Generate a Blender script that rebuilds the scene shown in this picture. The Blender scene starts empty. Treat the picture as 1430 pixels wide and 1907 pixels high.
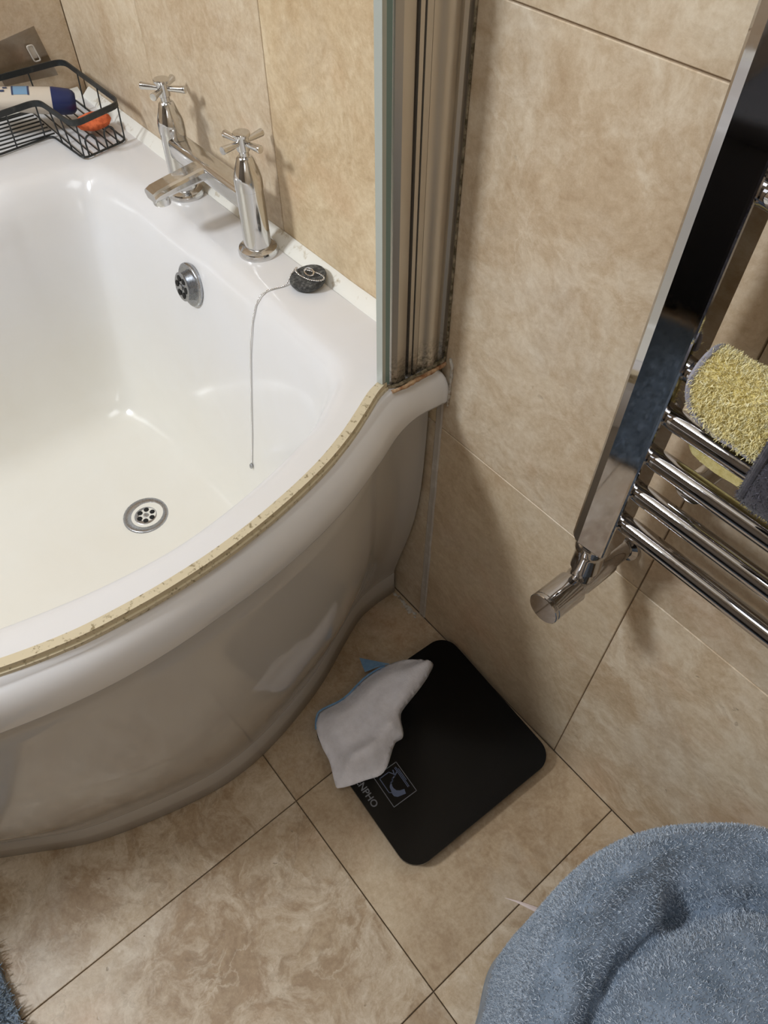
import bpy, bmesh, math, random
import numpy as np
from mathutils import Vector, Matrix, noise
from mathutils.geometry import delaunay_2d_cdt
random.seed(4); rng = np.random.default_rng(4)
SC = bpy.context.scene; COL = SC.collection

# ------------------------------------------------------------------ camera
cam = bpy.data.cameras.new('camera'); camo = bpy.data.objects.new('camera', cam); COL.objects.link(camo)
Rm = [(0.63457532, 0.77286015, 0.00116693), (0.60819832, -0.49844301, -0.61777777), (-0.47687417, 0.39273625, -0.78635187)]
M = Matrix.Identity(4)
for r in range(3):
    M[r][0] = Rm[0][r]; M[r][1] = -Rm[1][r]; M[r][2] = -Rm[2][r]
M.translation = Vector((0, -0.45128786, 1.09))
camo.matrix_world = M
cam.sensor_fit = 'HORIZONTAL'; cam.sensor_width = 36; cam.lens = 1340.88 / 1430 * 36; cam.clip_start = 0.01
SC.camera = camo
# ------------------------------------------------------------------ light, world, exposure
W = bpy.data.worlds.new('world'); SC.world = W; W.use_nodes = True
W.node_tree.nodes['Background'].inputs[0].default_value = (0.8, 0.9, 1.0, 1); W.node_tree.nodes['Background'].inputs[1].default_value = 0.2
SC.view_settings.view_transform = 'Standard'; SC.view_settings.look = 'None'
SC.view_settings.exposure = -0.17; SC.view_settings.gamma = 1; SC.view_settings.use_curve_mapping = False
def area(name, loc, target, sx, sy, power, color):
    l = bpy.data.lights.new(name, 'AREA'); l.shape = 'RECTANGLE'; l.size = sx; l.size_y = sy; l.energy = power; l.color = color
    o = bpy.data.objects.new(name, l); COL.objects.link(o); o.location = loc
    o.rotation_euler = (Vector(target) - Vector(loc)).to_track_quat('-Z', 'Y').to_euler(); return o
area('ceiling_lamp_light', (-1.02, -1.75, 2.15), (-0.75, 0, 0.5), 0.32, 0.32, 35, (0.89, 0.945, 1.0))
area('window_light', (0.86, -1.55, 1.65), (-0.3, -0.6, 0.5), 0.32, 0.6, 2.0, (0.86, 0.93, 1.0))
area('ceiling_fill_light', (-0.05, -0.85, 2.36), (-0.05, -0.84, 0), 0.6, 0.6, 6.8, (0.90, 0.95, 1.0))

# ------------------------------------------------------------------ helpers
def tag(o, label=None, cat=None, group=None, kind=None):
    if label: o['label'] = label
    if cat: o['category'] = cat
    if group: o['group'] = group
    if kind: o['kind'] = kind
    return o
def empty(name, loc=(0, 0, 0)):
    o = bpy.data.objects.new(name, None); COL.objects.link(o); o.location = loc; o.empty_display_size = .05; return o
def mesh_obj(name, verts, faces, mat, parent=None, smooth=True, loc=None):
    me = bpy.data.meshes.new(name); me.from_pydata([tuple(map(float, v)) for v in verts], [], [tuple(map(int, f)) for f in faces]); me.update()
    return link_mesh(name, me, mat, parent, smooth, loc)
def link_mesh(name, me, mat, parent=None, smooth=True, loc=None):
    if isinstance(mat, (list, tuple)):
        for m in mat: me.materials.append(m)
    elif mat: me.materials.append(mat)
    if smooth and len(me.polygons):
        me.polygons.foreach_set('use_smooth', [True] * len(me.polygons))
    o = bpy.data.objects.new(name, me); COL.objects.link(o)
    if loc is not None: o.location = loc
    if parent: put(o, parent)
    return o
def put(o, parent):           # parent empties sit untransformed except for location; keep world place
    o.parent = parent
    pl = Vector((0, 0, 0)); q = parent
    while q: pl += q.location; q = q.parent
    o.location = Vector(o.location) - pl
def sharp(o, ang=35):
    me = o.data
    bm = bmesh.new(); bm.from_mesh(me)
    for e in bm.edges:
        if len(e.link_faces) == 2 and e.calc_face_angle(0) > math.radians(ang): e.smooth = False
    bm.to_mesh(me); bm.free(); return o
def bm_obj(name, bm, mat, parent=None, smooth=True, ang=35):
    bmesh.ops.recalc_face_normals(bm, faces=bm.faces)
    me = bpy.data.meshes.new(name); bm.to_mesh(me); bm.free()
    return sharp(link_mesh(name, me, mat, parent, smooth), ang)
def add_box(bm, lo, hi, bev=0.0, seg=2):
    r = bmesh.ops.create_cube(bm, size=1); vs = r['verts']
    for v in vs: v.co = Vector([lo[i] + (v.co[i] + .5) * (hi[i] - lo[i]) for i in range(3)])
    if bev: bmesh.ops.bevel(bm, geom=list({e for v in vs for e in v.link_edges}), offset=bev, segments=seg, affect='EDGES', profile=.5)
def frame_of(d):
    d = Vector(d).normalized(); a = Vector((0, 0, 1)) if abs(d.z) < .9 else Vector((1, 0, 0))
    u = d.cross(a).normalized(); return d, u, d.cross(u).normalized()
def add_rev(bm, origin, axis, prof, n=24, close=True):   # prof: (t along axis, r)
    d, u, v = frame_of(axis); origin = Vector(origin); rings = []
    for t, r in prof:
        if r <= 1e-6: rings.append([bm.verts.new(origin + d * t)])
        else: rings.append([bm.verts.new(origin + d * t + (u * math.cos(2 * math.pi * i / n) + v * math.sin(2 * math.pi * i / n)) * r) for i in range(n)])
    for a, b in zip(rings, rings[1:]):
        for i in range(n):
            j = (i + 1) % n
            if len(a) == 1 and len(b) == 1: continue
            if len(a) == 1: bm.faces.new((a[0], b[i], b[j]))
            elif len(b) == 1: bm.faces.new((a[i], a[j], b[0]))
            else: bm.faces.new((a[i], a[j], b[j], b[i]))
    if close:
        for rg in (rings[0], rings[-1]):
            if len(rg) > 1: bm.faces.new(rg)
def catmull(P, n=8, closed=False):
    P = [np.array(p, float) for p in P]; out = []; N = len(P)
    rngk = range(N if closed else N - 1)
    for i in rngk:
        if closed: p0, p1, p2, p3 = P[(i - 1) % N], P[i], P[(i + 1) % N], P[(i + 2) % N]
        else: p0, p1, p2, p3 = P[max(i - 1, 0)], P[i], P[i + 1], P[min(i + 2, N - 1)]
        # centripetal-ish: limit overshoot by scaled tangents
        L = np.linalg.norm(p2 - p1) + 1e-9
        m1 = (p2 - p0); m2 = (p3 - p1)
        m1 = m1 / (np.linalg.norm(m1) + 1e-9) * L; m2 = m2 / (np.linalg.norm(m2) + 1e-9) * L
        for k in range(n):
            t = k / n; h = (2*t**3 - 3*t**2 + 1, t**3 - 2*t**2 + t, -2*t**3 + 3*t**2, t**3 - t**2)
            out.append(h[0]*p1 + h[1]*m1 + h[2]*p2 + h[3]*m2)
    if not closed: out.append(P[-1])
    return out
def add_tube(bm, pts, r, n=8, closed=False, sx=1.0, sz=1.0):
    pts = [Vector(p) for p in pts]; N = len(pts); rings = []; up = None
    for i, p in enumerate(pts):
        a = pts[(i - 1) % N] if (closed or i > 0) else p; b = pts[(i + 1) % N] if (closed or i < N - 1) else p
        d = (b - a).normalized()
        if up is None: _, u, v = frame_of(d)
        else:
            u = (up - d * up.dot(d)).normalized(); v = d.cross(u)
        up = u; rr = r[i] if isinstance(r, (list, tuple)) else r
        rings.append([bm.verts.new(p + (u * math.cos(2*math.pi*k/n) * sx + v * math.sin(2*math.pi*k/n) * sz) * rr) for k in range(n)])
    m = N if closed else N - 1
    for i in range(m):
        a, b = rings[i], rings[(i + 1) % N]
        for k in range(n): bm.faces.new((a[k], a[(k+1) % n], b[(k+1) % n], b[k]))
    if not closed: bm.faces.new(rings[0]); bm.faces.new(rings[-1])
def add_prism(bm, poly, z0, z1, bev=0):
    a = [bm.verts.new((p[0], p[1], z0)) for p in poly]; b = [bm.verts.new((p[0], p[1], z1)) for p in poly]; n = len(poly)
    fs = [bm.faces.new(a), bm.faces.new(b)]
    for i in range(n): fs.append(bm.faces.new((a[i], a[(i+1) % n], b[(i+1) % n], b[i])))
    if bev:
        bmesh.ops.bevel(bm, geom=list({e for f in fs[:2] for e in f.edges}), offset=bev, segments=2, affect='EDGES', profile=.5)
def rrect(cx, cy, w, h, r, n=6, rot=0):
    out = []
    for qx, qy, a0 in ((1, 1, 0), (-1, 1, 90), (-1, -1, 180), (1, -1, 270)):
        for k in range(n + 1):
            a = math.radians(a0 + 90 * k / n); out.append((qx * (w/2 - r) + r * math.cos(a), qy * (h/2 - r) + r * math.sin(a)))
    c, s = math.cos(rot), math.sin(rot)
    return [(cx + x*c - y*s, cy + x*s + y*c) for x, y in out]
def ribbon_strip(bm, curve, w0, w1, z0, z1):     # solid wall strip following plan curve, offsets w0..w1 along its normal
    n = len(curve); L = []
    for i, p in enumerate(curve):
        a = curve[max(i-1, 0)]; b = curve[min(i+1, n-1)]; t = np.array(b) - np.array(a); t = t / np.linalg.norm(t); nn = np.array((-t[1], t[0]))
        q0 = np.array(p) + nn * w0; q1 = np.array(p) + nn * w1
        L.append([bm.verts.new((q[0], q[1], z)) for q, z in ((q0, z0), (q1, z0), (q1, z1), (q0, z1))])
    for a, b in zip(L, L[1:]):
        for k in range(4): bm.faces.new((a[k], a[(k+1) % 4], b[(k+1) % 4], b[k]))
    bm.faces.new(L[0]); bm.faces.new(L[-1])
def smooth(t): t = min(max(t, 0), 1); return t*t*(3-2*t)

# ------------------------------------------------------------------ materials
def srgb(*c): return tuple((x/255/12.92 if x/255 <= .04045 else ((x/255+.055)/1.055)**2.4) for x in c) + (1,)
class NT:
    def __init__(s, name):
        s.m = bpy.data.materials.new(name); s.m.use_nodes = True; s.t = s.m.node_tree; s.b = s.t.nodes['Principled BSDF']; s.out = s.t.nodes['Material Output']
    def n(s, typ, **kw):
        nd = s.t.nodes.new(typ)
        for k, v in kw.items():
            if k.startswith('i_'): nd.inputs[k[2:].replace('_', ' ')].default_value = v
            else: setattr(nd, k, v)
        return nd
    def l(s, a, b): s.t.links.new(a, b)
    def ramp(s, fac, stops, interp='LINEAR'):
        r = s.n('ShaderNodeValToRGB'); r.color_ramp.interpolation = interp; e = r.color_ramp.elements
        while len(e) < len(stops): e.new(.5)
        for el, (p, c) in zip(e, stops): el.position = p; el.color = c if len(c) == 4 else (*c, 1)
        s.l(fac, r.inputs[0]); return r.outputs[0]
    def noise(s, vec, scale, detail=5, rough=.55, dist=0.0):
        q = s.n('ShaderNodeTexNoise'); q.inputs['Scale'].default_value = scale; q.inputs['Detail'].default_value = detail
        q.inputs['Roughness'].default_value = rough; q.inputs['Distortion'].default_value = dist
        if vec is not None: s.l(vec, q.inputs['Vector'])
        return q.outputs['Fac']
    def mix(s, fac, a, b, mode='MIX'):
        q = s.n('ShaderNodeMix', data_type='RGBA', blend_type=mode)
        for sock, v in ((q.inputs[0], fac), (q.inputs[6], a), (q.inputs[7], b)):
            if hasattr(v, 'is_linked'): s.l(v, sock)
            else: sock.default_value = v
        return q.outputs[2]
    def math(s, op, a, b=0.0, c=0.0):
        q = s.n('ShaderNodeMath', operation=op)
        for sock, v in zip(q.inputs, (a, b, c)):
            if hasattr(v, 'is_linked'): s.l(v, sock)
            else: sock.default_value = v
        return q.outputs[0]
    def bump(s, h, strength=.2, dist=.001):
        q = s.n('ShaderNodeBump'); q.inputs['Strength'].default_value = strength; q.inputs['Distance'].default_value = dist
        s.l(h, q.inputs['Height']); s.l(q.outputs[0], s.b.inputs['Normal'])
def plain(name, col, rough=.5, metal=0.0, **kw):
    t = NT(name); t.b.inputs['Base Color'].default_value = col; t.b.inputs['Roughness'].default_value = rough; t.b.inputs['Metallic'].default_value = metal
    for k, v in kw.items(): t.b.inputs[k.replace('_', ' ')].default_value = v
    return t.m
def travertine(name, base, light, dark, rough, veinamt=1.0):
    t = NT(name)
    oi = t.n('ShaderNodeObjectInfo'); tc = t.n('ShaderNodeTexCoord')
    off = t.n('ShaderNodeVectorMath', operation='SCALE'); t.l(oi.outputs['Location'], off.inputs[0]); off.inputs['Scale'].default_value = 7.3
    add = t.n('ShaderNodeVectorMath', operation='ADD'); t.l(tc.outputs['Object'], add.inputs[0]); t.l(off.outputs[0], add.inputs[1]); v = add.outputs[0]
    al = oi.outputs['Alpha']     # per-tile veining strength
    warpn = t.n('ShaderNodeTexNoise'); warpn.inputs['Scale'].default_value = 9; warpn.inputs['Detail'].default_value = 6; t.l(v, warpn.inputs['Vector'])
    ws = t.n('ShaderNodeVectorMath', operation='SCALE'); t.l(warpn.outputs['Color'], ws.inputs[0]); ws.inputs['Scale'].default_value = .12
    wv = t.n('ShaderNodeVectorMath', operation='ADD'); t.l(v, wv.inputs[0]); t.l(ws.outputs[0], wv.inputs[1]); wv = wv.outputs[0]
    big = t.noise(wv, 6, 4, .55, .3)
    c = t.mix(t.ramp(big, [(.35, (0, 0, 0)), (.68, (1, 1, 1))]), dark, base)
    med = t.noise(wv, 13, 12, .74, .35)
    c = t.mix(t.math('MULTIPLY', t.ramp(med, [(.45, (0, 0, 0)), (.60, (1, 1, 1))]), t.math('MULTIPLY', al, .75)), c, light)
    # cloud edges: thin pale contour lines
    n2 = t.noise(wv, 8, 7, .6, .9)
    edge = t.ramp(n2, [(.47, (0, 0, 0)), (.495, (1, 1, 1)), (.515, (0, 0, 0))])
    brk = t.ramp(t.noise(v, 14, 3, .5), [(.48, (0, 0, 0)), (.62, (1, 1, 1))])
    c = t.mix(t.math('MULTIPLY', t.math('MULTIPLY', edge, brk), t.math('MULTIPLY', al, .6 * veinamt)), c, light)
    n3 = t.noise(wv, 4.2, 8, .62, 1.2)
    edge2 = t.ramp(n3, [(.545, (0, 0, 0)), (.556, (1, 1, 1)), (.575, (0, 0, 0))])
    c = t.mix(t.math('MULTIPLY', edge2, t.math('MULTIPLY', al, .35 * veinamt)), c, tuple(x * .75 for x in dark[:3]) + (1,))
    # reddish and ochre blushes
    blush = t.ramp(t.noise(v, 7.5, 3, .5, .2), [(.58, (0, 0, 0)), (.75, (1, 1, 1))])
    c = t.mix(t.math('MULTIPLY', blush, .30), c, srgb(196, 152, 118))
    pale = t.ramp(t.noise(v, 5.2, 7, .66, .5), [(.52, (0, 0, 0)), (.70, (1, 1, 1))]); c = t.mix(t.math('MULTIPLY', pale, .35), c, srgb(206, 198, 186))
    # fine speckle and pits
    grain = t.noise(wv, 48, 8, .72, .4); c = t.mix(.38, c, t.ramp(grain, [(.33, (.22, .19, .16)), (.68, (.9, .9, .9))]), 'SOFT_LIGHT')
    fine = t.noise(v, 150, 6, .75); c = t.mix(.34, c, t.ramp(fine, [(.3, (.25, .2, .15)), (.7, (1, 1, 1))]), 'SOFT_LIGHT')
    pit = t.noise(v, 70, 2, .5, .4); pm = t.ramp(pit, [(.70, (0, 0, 0)), (.74, (1, 1, 1))])
    brk2 = t.ramp(t.noise(v, 11, 2, .5), [(.5, (0, 0, 0)), (.6, (1, 1, 1))])
    pmask = t.math('MULTIPLY', t.math('MULTIPLY', pm, brk2), al)
    c = t.mix(t.math('MULTIPLY', pmask, .55), c, tuple(x * .55 for x in dark[:3]) + (1,))
    c = t.mix(1.0, c, oi.outputs['Color'], 'MULTIPLY')
    t.l(c, t.b.inputs['Base Color'])
    h = t.math('SUBTRACT', t.math('MULTIPLY', t.noise(v, 45, 5, .6), .35), pmask)
    t.bump(h, .35, .0012)
    t.l(t.math('ADD', t.math('MULTIPLY', fine, .15), rough - .07), t.b.inputs['Roughness'])
    return t.m
M_WALL = travertine('travertine_wall', srgb(205, 188, 163), srgb(224, 212, 192), srgb(188, 167, 140), .42, .8)
M_FLOOR = travertine('travertine_floor', srgb(192, 172, 145), srgb(214, 199, 178), srgb(160, 136, 108), .40, 1.0)
M_GROUT = plain('grout', srgb(112, 96, 78), .9)
M_GROUTW = plain('wall_grout', srgb(150, 130, 106), .9)
def chrome(name, col=(.78, .78, .79, 1), r=.045, spot=.10):
    t = NT(name); tc = t.n('ShaderNodeTexCoord'); n_ = t.noise(tc.outputs['Object'], 160, 5, .7)
    t.b.inputs['Metallic'].default_value = 1; t.b.inputs['Base Color'].default_value = col
    t.l(t.ramp(n_, [(.45, (r, r, r)), (.75, (r + spot, r + spot, r + spot))]), t.b.inputs['Roughness']); return t.m
M_CHROME = chrome('chrome')
M_CHROME_RAD = chrome('radiator_chrome', (.50, .49, .495, 1), .035, .05)
M_TAPCHROME = chrome('tap_chrome', (.66, .655, .65, 1), .09, .16)
M_SATIN = chrome('satin_metal', (.42, .43, .45, 1), .25, .2)
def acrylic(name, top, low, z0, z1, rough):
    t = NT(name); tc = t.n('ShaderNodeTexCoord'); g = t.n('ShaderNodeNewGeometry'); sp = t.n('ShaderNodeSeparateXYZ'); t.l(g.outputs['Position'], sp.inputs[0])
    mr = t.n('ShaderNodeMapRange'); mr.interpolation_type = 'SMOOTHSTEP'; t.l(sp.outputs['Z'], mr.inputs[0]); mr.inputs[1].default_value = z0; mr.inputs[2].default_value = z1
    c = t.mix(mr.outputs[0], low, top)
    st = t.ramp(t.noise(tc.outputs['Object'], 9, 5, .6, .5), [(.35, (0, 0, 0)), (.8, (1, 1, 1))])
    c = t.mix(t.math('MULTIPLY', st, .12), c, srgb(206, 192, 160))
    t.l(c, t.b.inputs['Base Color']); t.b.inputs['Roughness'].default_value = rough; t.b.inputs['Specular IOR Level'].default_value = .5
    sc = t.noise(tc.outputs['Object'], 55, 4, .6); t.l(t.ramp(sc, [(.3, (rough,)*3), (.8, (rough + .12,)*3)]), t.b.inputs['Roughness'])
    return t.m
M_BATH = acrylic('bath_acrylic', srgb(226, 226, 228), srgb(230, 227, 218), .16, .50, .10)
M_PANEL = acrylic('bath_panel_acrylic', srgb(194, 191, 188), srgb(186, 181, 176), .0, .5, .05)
M_SEALANT = None
def stained(name, base, stain, scale=60, lo=.52, hi=.66, rough=.6, amt=.9, zlim=None):
    t = NT(name); tc = t.n('ShaderNodeTexCoord'); n_ = t.ramp(t.noise(tc.outputs['Object'], scale, 5, .65), [(lo, (0, 0, 0)), (hi, (1, 1, 1))])
    f = t.math('MULTIPLY', n_, amt)
    if zlim:
        g = t.n('ShaderNodeNewGeometry'); sp = t.n('ShaderNodeSeparateXYZ'); t.l(g.outputs['Position'], sp.inputs[0])
        mr = t.n('ShaderNodeMapRange'); t.l(sp.outputs['Z'], mr.inputs[0]); mr.inputs[1].default_value = zlim[0]; mr.inputs[2].default_value = zlim[1]; mr.inputs[3].default_value = 1; mr.inputs[4].default_value = 0
        f = t.math('MULTIPLY', f, mr.outputs[0])
    t.l(t.mix(f, base, stain), t.b.inputs['Base Color']); t.b.inputs['Roughness'].default_value = rough; return t
M_SEALANT = stained('sealant', srgb(232, 230, 222), srgb(176, 160, 130), 60, .58, .72, .5, .8).m
_a = stained('profile_metal', srgb(200, 193, 182), srgb(84, 80, 62), 260, .42, .62, .30, 1.0, (.566, .61)); _a.b.inputs['Metallic'].default_value = .75; M_PROFILE = _a.m
M_GROOVE = plain('dark_groove', srgb(22, 20, 20), .6)
M_MOULD = stained('mouldy_sealant', srgb(150, 138, 116), srgb(66, 58, 34), 130, .38, .58, .8, .95).m
M_RUST = stained('rust_stain', srgb(190, 160, 125), srgb(120, 72, 36), 120, .40, .62, .7, .9).m
_s = stained('yellowed_seal', srgb(208, 196, 168), srgb(120, 104, 70), 210, .56, .66, .35, .8); M_SEAL = _s.m
M_GLASSEDGE = plain('glass_edge', srgb(112, 140, 138), .15)
M_CLEARSEAL = plain('clear_seal', srgb(178, 184, 178), .2)
def plasticsheet():
    t = NT('clear_plastic_sheet'); t.t.nodes.remove(t.b)
    tr = t.n('ShaderNodeBsdfTransparent'); tr.inputs[0].default_value = (.80, .78, .75, 1)
    gl = t.n('ShaderNodeBsdfGlossy'); gl.inputs['Roughness'].default_value = .2
    mx = t.n('ShaderNodeMixShader'); mx.inputs[0].default_value = .10; t.l(tr.outputs[0], mx.inputs[1]); t.l(gl.outputs[0], mx.inputs[2]); t.l(mx.outputs[0], t.out.inputs[0]); return t.m
M_SHEET = plasticsheet()
M_BLACKMETAL = stained('black_coated_wire', srgb(38, 42, 44), srgb(92, 94, 92), 90, .55, .75, .4, .6).m
M_TUBE = plain('tube_plastic', srgb(212, 202, 188), .35)
M_TUBEBLUE = plain('tube_label_blue', srgb(120, 158, 192), .35)
M_NAVY = plain('navy_cap', srgb(28, 42, 92), .35)
M_INK = plain('label_ink', srgb(52, 66, 100), .5)
M_ORANGE = stained('orange_sponge', srgb(222, 112, 66), srgb(180, 78, 45), 120, .45, .6, .9, .7).m
M_SCALEGLASS = plain('black_glass', (.0025, .0025, .0027, 1), .16, 0, Specular_IOR_Level=.2)
M_SCALEPLASTIC = plain('scale_plastic', srgb(150, 132, 110), .5)
M_PRINT = plain('print_grey', srgb(118, 120, 126), .6)
M_PRINTBLUE = plain('print_blue', srgb(92, 104, 132), .6)
def fabric(name, c1, c2, scale=90, rough=.95, sheen=.3):
    t = NT(name); tc = t.n('ShaderNodeTexCoord'); n_ = t.noise(tc.outputs['Object'], scale, 6, .7)
    t.l(t.ramp(n_, [(.35, c1), (.7, c2)]), t.b.inputs['Base Color']); t.b.inputs['Roughness'].default_value = rough
    t.b.inputs['Sheen Weight'].default_value = sheen; t.b.inputs['Specular IOR Level'].default_value = .1
    t.bump(t.noise(tc.outputs['Object'], scale * 6, 3, .6), .5, .001); return t.m
M_CLOTH = fabric('white_microfibre', srgb(232, 229, 234), srgb(246, 244, 250), 60)
M_CLOTHBLUE = fabric('blue_edging', srgb(104, 146, 186), srgb(136, 172, 206), 60)
M_YELLOW = fabric('yellow_pile', srgb(206, 188, 116), srgb(242, 228, 168), 140)
M_GREYBIND = fabric('grey_binding', srgb(140, 138, 150), srgb(170, 168, 178), 200)
M_CHARCOAL = fabric('charcoal_towel', srgb(46, 45, 52), srgb(74, 72, 82), 160)
M_BLUETOWEL = fabric('blue_grey_towel', srgb(98, 112, 128), srgb(146, 160, 178), 40)
def blade_mat(name, c1, c2, c3):
    t = NT(name); tc = t.n('ShaderNodeTexCoord'); n_ = t.noise(tc.outputs['Object'], 420, 2, .5)
    c = t.ramp(n_, [(.3, c1), (.5, c2), (.68, c3)])
    t.l(c, t.b.inputs['Base Color']); t.b.inputs['Roughness'].default_value = .8; t.b.inputs['Specular IOR Level'].default_value = .15
    t.b.inputs['Sheen Weight'].default_value = .3; return t.m
M_BLUEPILE = blade_mat('blue_pile', srgb(112, 125, 140), srgb(168, 182, 199), srgb(224, 232, 242))
M_MATPILE = blade_mat('mat_pile', srgb(96, 112, 126), srgb(132, 148, 162), srgb(176, 188, 198))
M_YPILE = blade_mat('yellow_tufts', srgb(226, 206, 134), srgb(246, 234, 176), srgb(253, 248, 216))
M_PAPER = plain('paper', srgb(232, 214, 208), .7)
M_CEIL = plain('ceiling_paint', srgb(215, 212, 205), .8)
M_DARKWALL = plain('grey_paint', srgb(120, 112, 104), .7)
M_DARKHOLE = plain('hole', srgb(18, 17, 16), .8)
M_SMEAR = stained('filler', srgb(196, 192, 184), srgb(150, 130, 105), 90, .5, .62, .7, .9).m
M_SILI = stained('clear_silicone', srgb(182, 174, 164), srgb(214, 210, 204), 40, .5, .7, .35, .6).m

# ------------------------------------------------------------------ room shell
def tilemesh(name, w, h, d=.010, bev=.0007):
    bm = bmesh.new(); add_box(bm, (-w/2, -h/2, -d), (w/2, h/2, 0), 0)
    bmesh.ops.bevel(bm, geom=[e for e in bm.edges if all(v.co.z > -1e-6 for v in e.verts)], offset=bev, segments=1, affect='EDGES')
    me = bpy.data.meshes.new(name); bm.to_mesh(me); bm.free(); return me
_tm = {}
def tile(cx, cy, cz, w, h, rot, mat, parent, col, vein):
    k = (round(w, 4), round(h, 4), mat.name)
    if k not in _tm: _tm[k] = tilemesh('tile', w, h); _tm[k].materials.append(mat)
    o = bpy.data.objects.new('tile', _tm[k]); COL.objects.link(o); o.location = (cx, cy, cz); o.rotation_euler = rot; put(o, parent)
    o.color = (*col, vein); return o
def slab(name, lo, hi, mat):
    bm = bmesh.new(); add_box(bm, lo, hi); return tag(bm_obj(name, bm, mat, None, False), kind='structure')
X0, X1, Y1, ZC = -1.349, 0.92, -2.45, 2.42
floor = slab('floor', (X0 - .1, Y1 - .1, -.06), (X1 + .1, .1, -.0035), M_GROUT)
wb = slab('wall_back', (X0 - .1, .0022, -.06), (X1 + .1, .1, ZC), M_GROUTW)
wl = slab('wall_left', (X0 - .1, Y1, -.06), (X0 - .0022, .0022, ZC), M_GROUTW)
slab('wall_right', (X1, Y1, -.06), (X1 + .1, .0022, ZC), M_WALL)
slab('wall_front', (X0 - .1, Y1 - .1, -.06), (X1 + .1, Y1, ZC), M_DARKWALL)
slab('ceiling', (X0 - .1, Y1 - .1, ZC), (X1 + .1, .1, ZC + .1), M_CEIL)
G = .0007
tr = random.Random(11)
fx = [X0, -.937, -.632, -.327, -.0255, .278, .581, .884, X1]; fy = [0, -.3475, -.805, -1.262, -1.72, -2.178, Y1]
for i in range(len(fx) - 1):
    for j in range(len(fy) - 1):
        a, b, c, d = fx[i], fx[i+1], fy[j+1], fy[j]
        col = 1 + tr.uniform(-.06, .04); vein = tr.uniform(.5, 1)
        if (i, j) == (3, 0): col, vein = 1.0, .12
        if (i, j) == (3, 1): col, vein = .98, 1.0
        if (i, j) == (2, 0): col, vein = .92, .45
        if (i, j) == (2, 1): col, vein = .93, 1.0
        if (i, j) == (4, 1): col, vein = .97, .6
        tile((a+b)/2, (c+d)/2, 0, b-a-2*G, d-c-2*G, (0, 0, 0), M_FLOOR, floor, (col, col*.985, col*.96), vein)
wx = [X0, -1.0655, -.7545, -.447, -.1385, .170, .478, .787, X1]; wz = [0, .4615, .9125, 1.3635, 1.8145, 2.2655, ZC]
for i in range(len(wx) - 1):
    for j in range(len(wz) - 1):
        a, b, c, d = wx[i], wx[i+1], wz[j], wz[j+1]; col = 1 + tr.uniform(-.03, .03); vein = tr.uniform(.25, .7)
        tint = (1, 1, 1)
        if (i, j) == (4, 0): col, vein, tint = 1.03, 1.0, (1.02, .98, .93)
        if (i, j) == (3, 0): col, vein, tint = .99, .18, (1, .97, .92)
        if (i, j) == (3, 1): col, vein, tint = 1.0, .6, (1, .98, .96)
        if (i, j) == (2, 1): col, vein, tint = 1.03, .35, (1.03, 1, .9)
        if (i, j) == (1, 1): col, vein, tint = 1.02, .35, (1, 1, .99)
        if (i, j) == (0, 1): col, vein, tint = 1.0, .3, (1, .99, .97)
        tile((a+b)/2, 0, (c+d)/2, b-a-2*G, d-c-2*G, (math.pi/2, 0, 0), M_WALL, wb, (col*tint[0], col*tint[1], col*tint[2]), vein)
ly = [0, -.206, -.515, -.824, -1.133, -1.442, -1.751, -2.06, Y1]
lz = [0, .4615, .741, 1.192, 1.643, 2.094, ZC]
for i in range(len(ly) - 1):
    for j in range(len(lz) - 1):
        a, b, c, d = ly[i+1], ly[i], lz[j], lz[j+1]; col = .97 + tr.uniform(-.03, .03)
        tile(X0, (a+b)/2, (c+d)/2, b-a-2*G, d-c-2*G, (math.pi/2, 0, math.pi/2), M_WALL, wl, (col, col*.97, col*.95), tr.uniform(.2, .6))

# ------------------------------------------------------------------ bathtub
ZR = .565
O = [(-.430, -.002), (-.4305, -.010), (-.432, -.045), (-.424, -.080), (-.405, -.122), (-.378, -.190), (-.358, -.275), (-.350, -.363), (-.349, -.42), (-.354, -.477), (-.370, -.55), (-.400, -.64), (-.440, -.72), (-.490, -.80), (-.530, -.87), (-.555, -.96), (-.56, -1.1), (-.56, -1.58), (-.60, -1.66), (-.95, -1.66), (-1.27, -1.66), (-1.343, -1.6), (-1.346, -.9), (-1.346, -.12), (-1.335, -.002), (-1.1, -.002), (-.80, -.002), (-.62, -.002), (-.50, -.002), (-.437, -.002)]
I = [(-.520, -.087), (-.510, -.091), (-.488, -.103), (-.468, -.128), (-.450, -.155), (-.430, -.205), (-.411, -.275), (-.400, -.349), (-.401, -.404), (-.407, -.453), (-.424, -.53), (-.452, -.62), (-.495, -.70), (-.545, -.78), (-.585, -.86), (-.605, -.95), (-.61, -1.1), (-.61, -1.49), (-.67, -1.57), (-.88, -1.58), (-1.06, -1.57), (-1.135, -1.48), (-1.142, -.9), (-1.146, -.24), (-1.122, -.108), (-1.045, -.084), (-.80, -.082), (-.65, -.083), (-.575, -.084), (-.540, -.0855)]
B = [(-.514, -.003), (-.514, -.018), (-.514, -.050), (-.509, -.088), (-.488, -.138), (-.455, -.208), (-.433, -.275), (-.418, -.345), (-.415, -.40), (-.420, -.445), (-.438, -.52), (-.465, -.60), (-.505, -.67), (-.550, -.745), (-.590, -.81), (-.615, -.90), (-.62, -1.04), (-.62, -1.55), (-.62, -1.60)]
NS = 8
Oc = np.array(catmull(O, NS, True)); Ic = np.array(catmull(I, NS, True))
bath = empty('bathtub', (-.85, -.8, 0)); tag(bath, 'large white curved acrylic bath with cream tinted basin standing against the tiled corner', 'bathtub')
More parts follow.
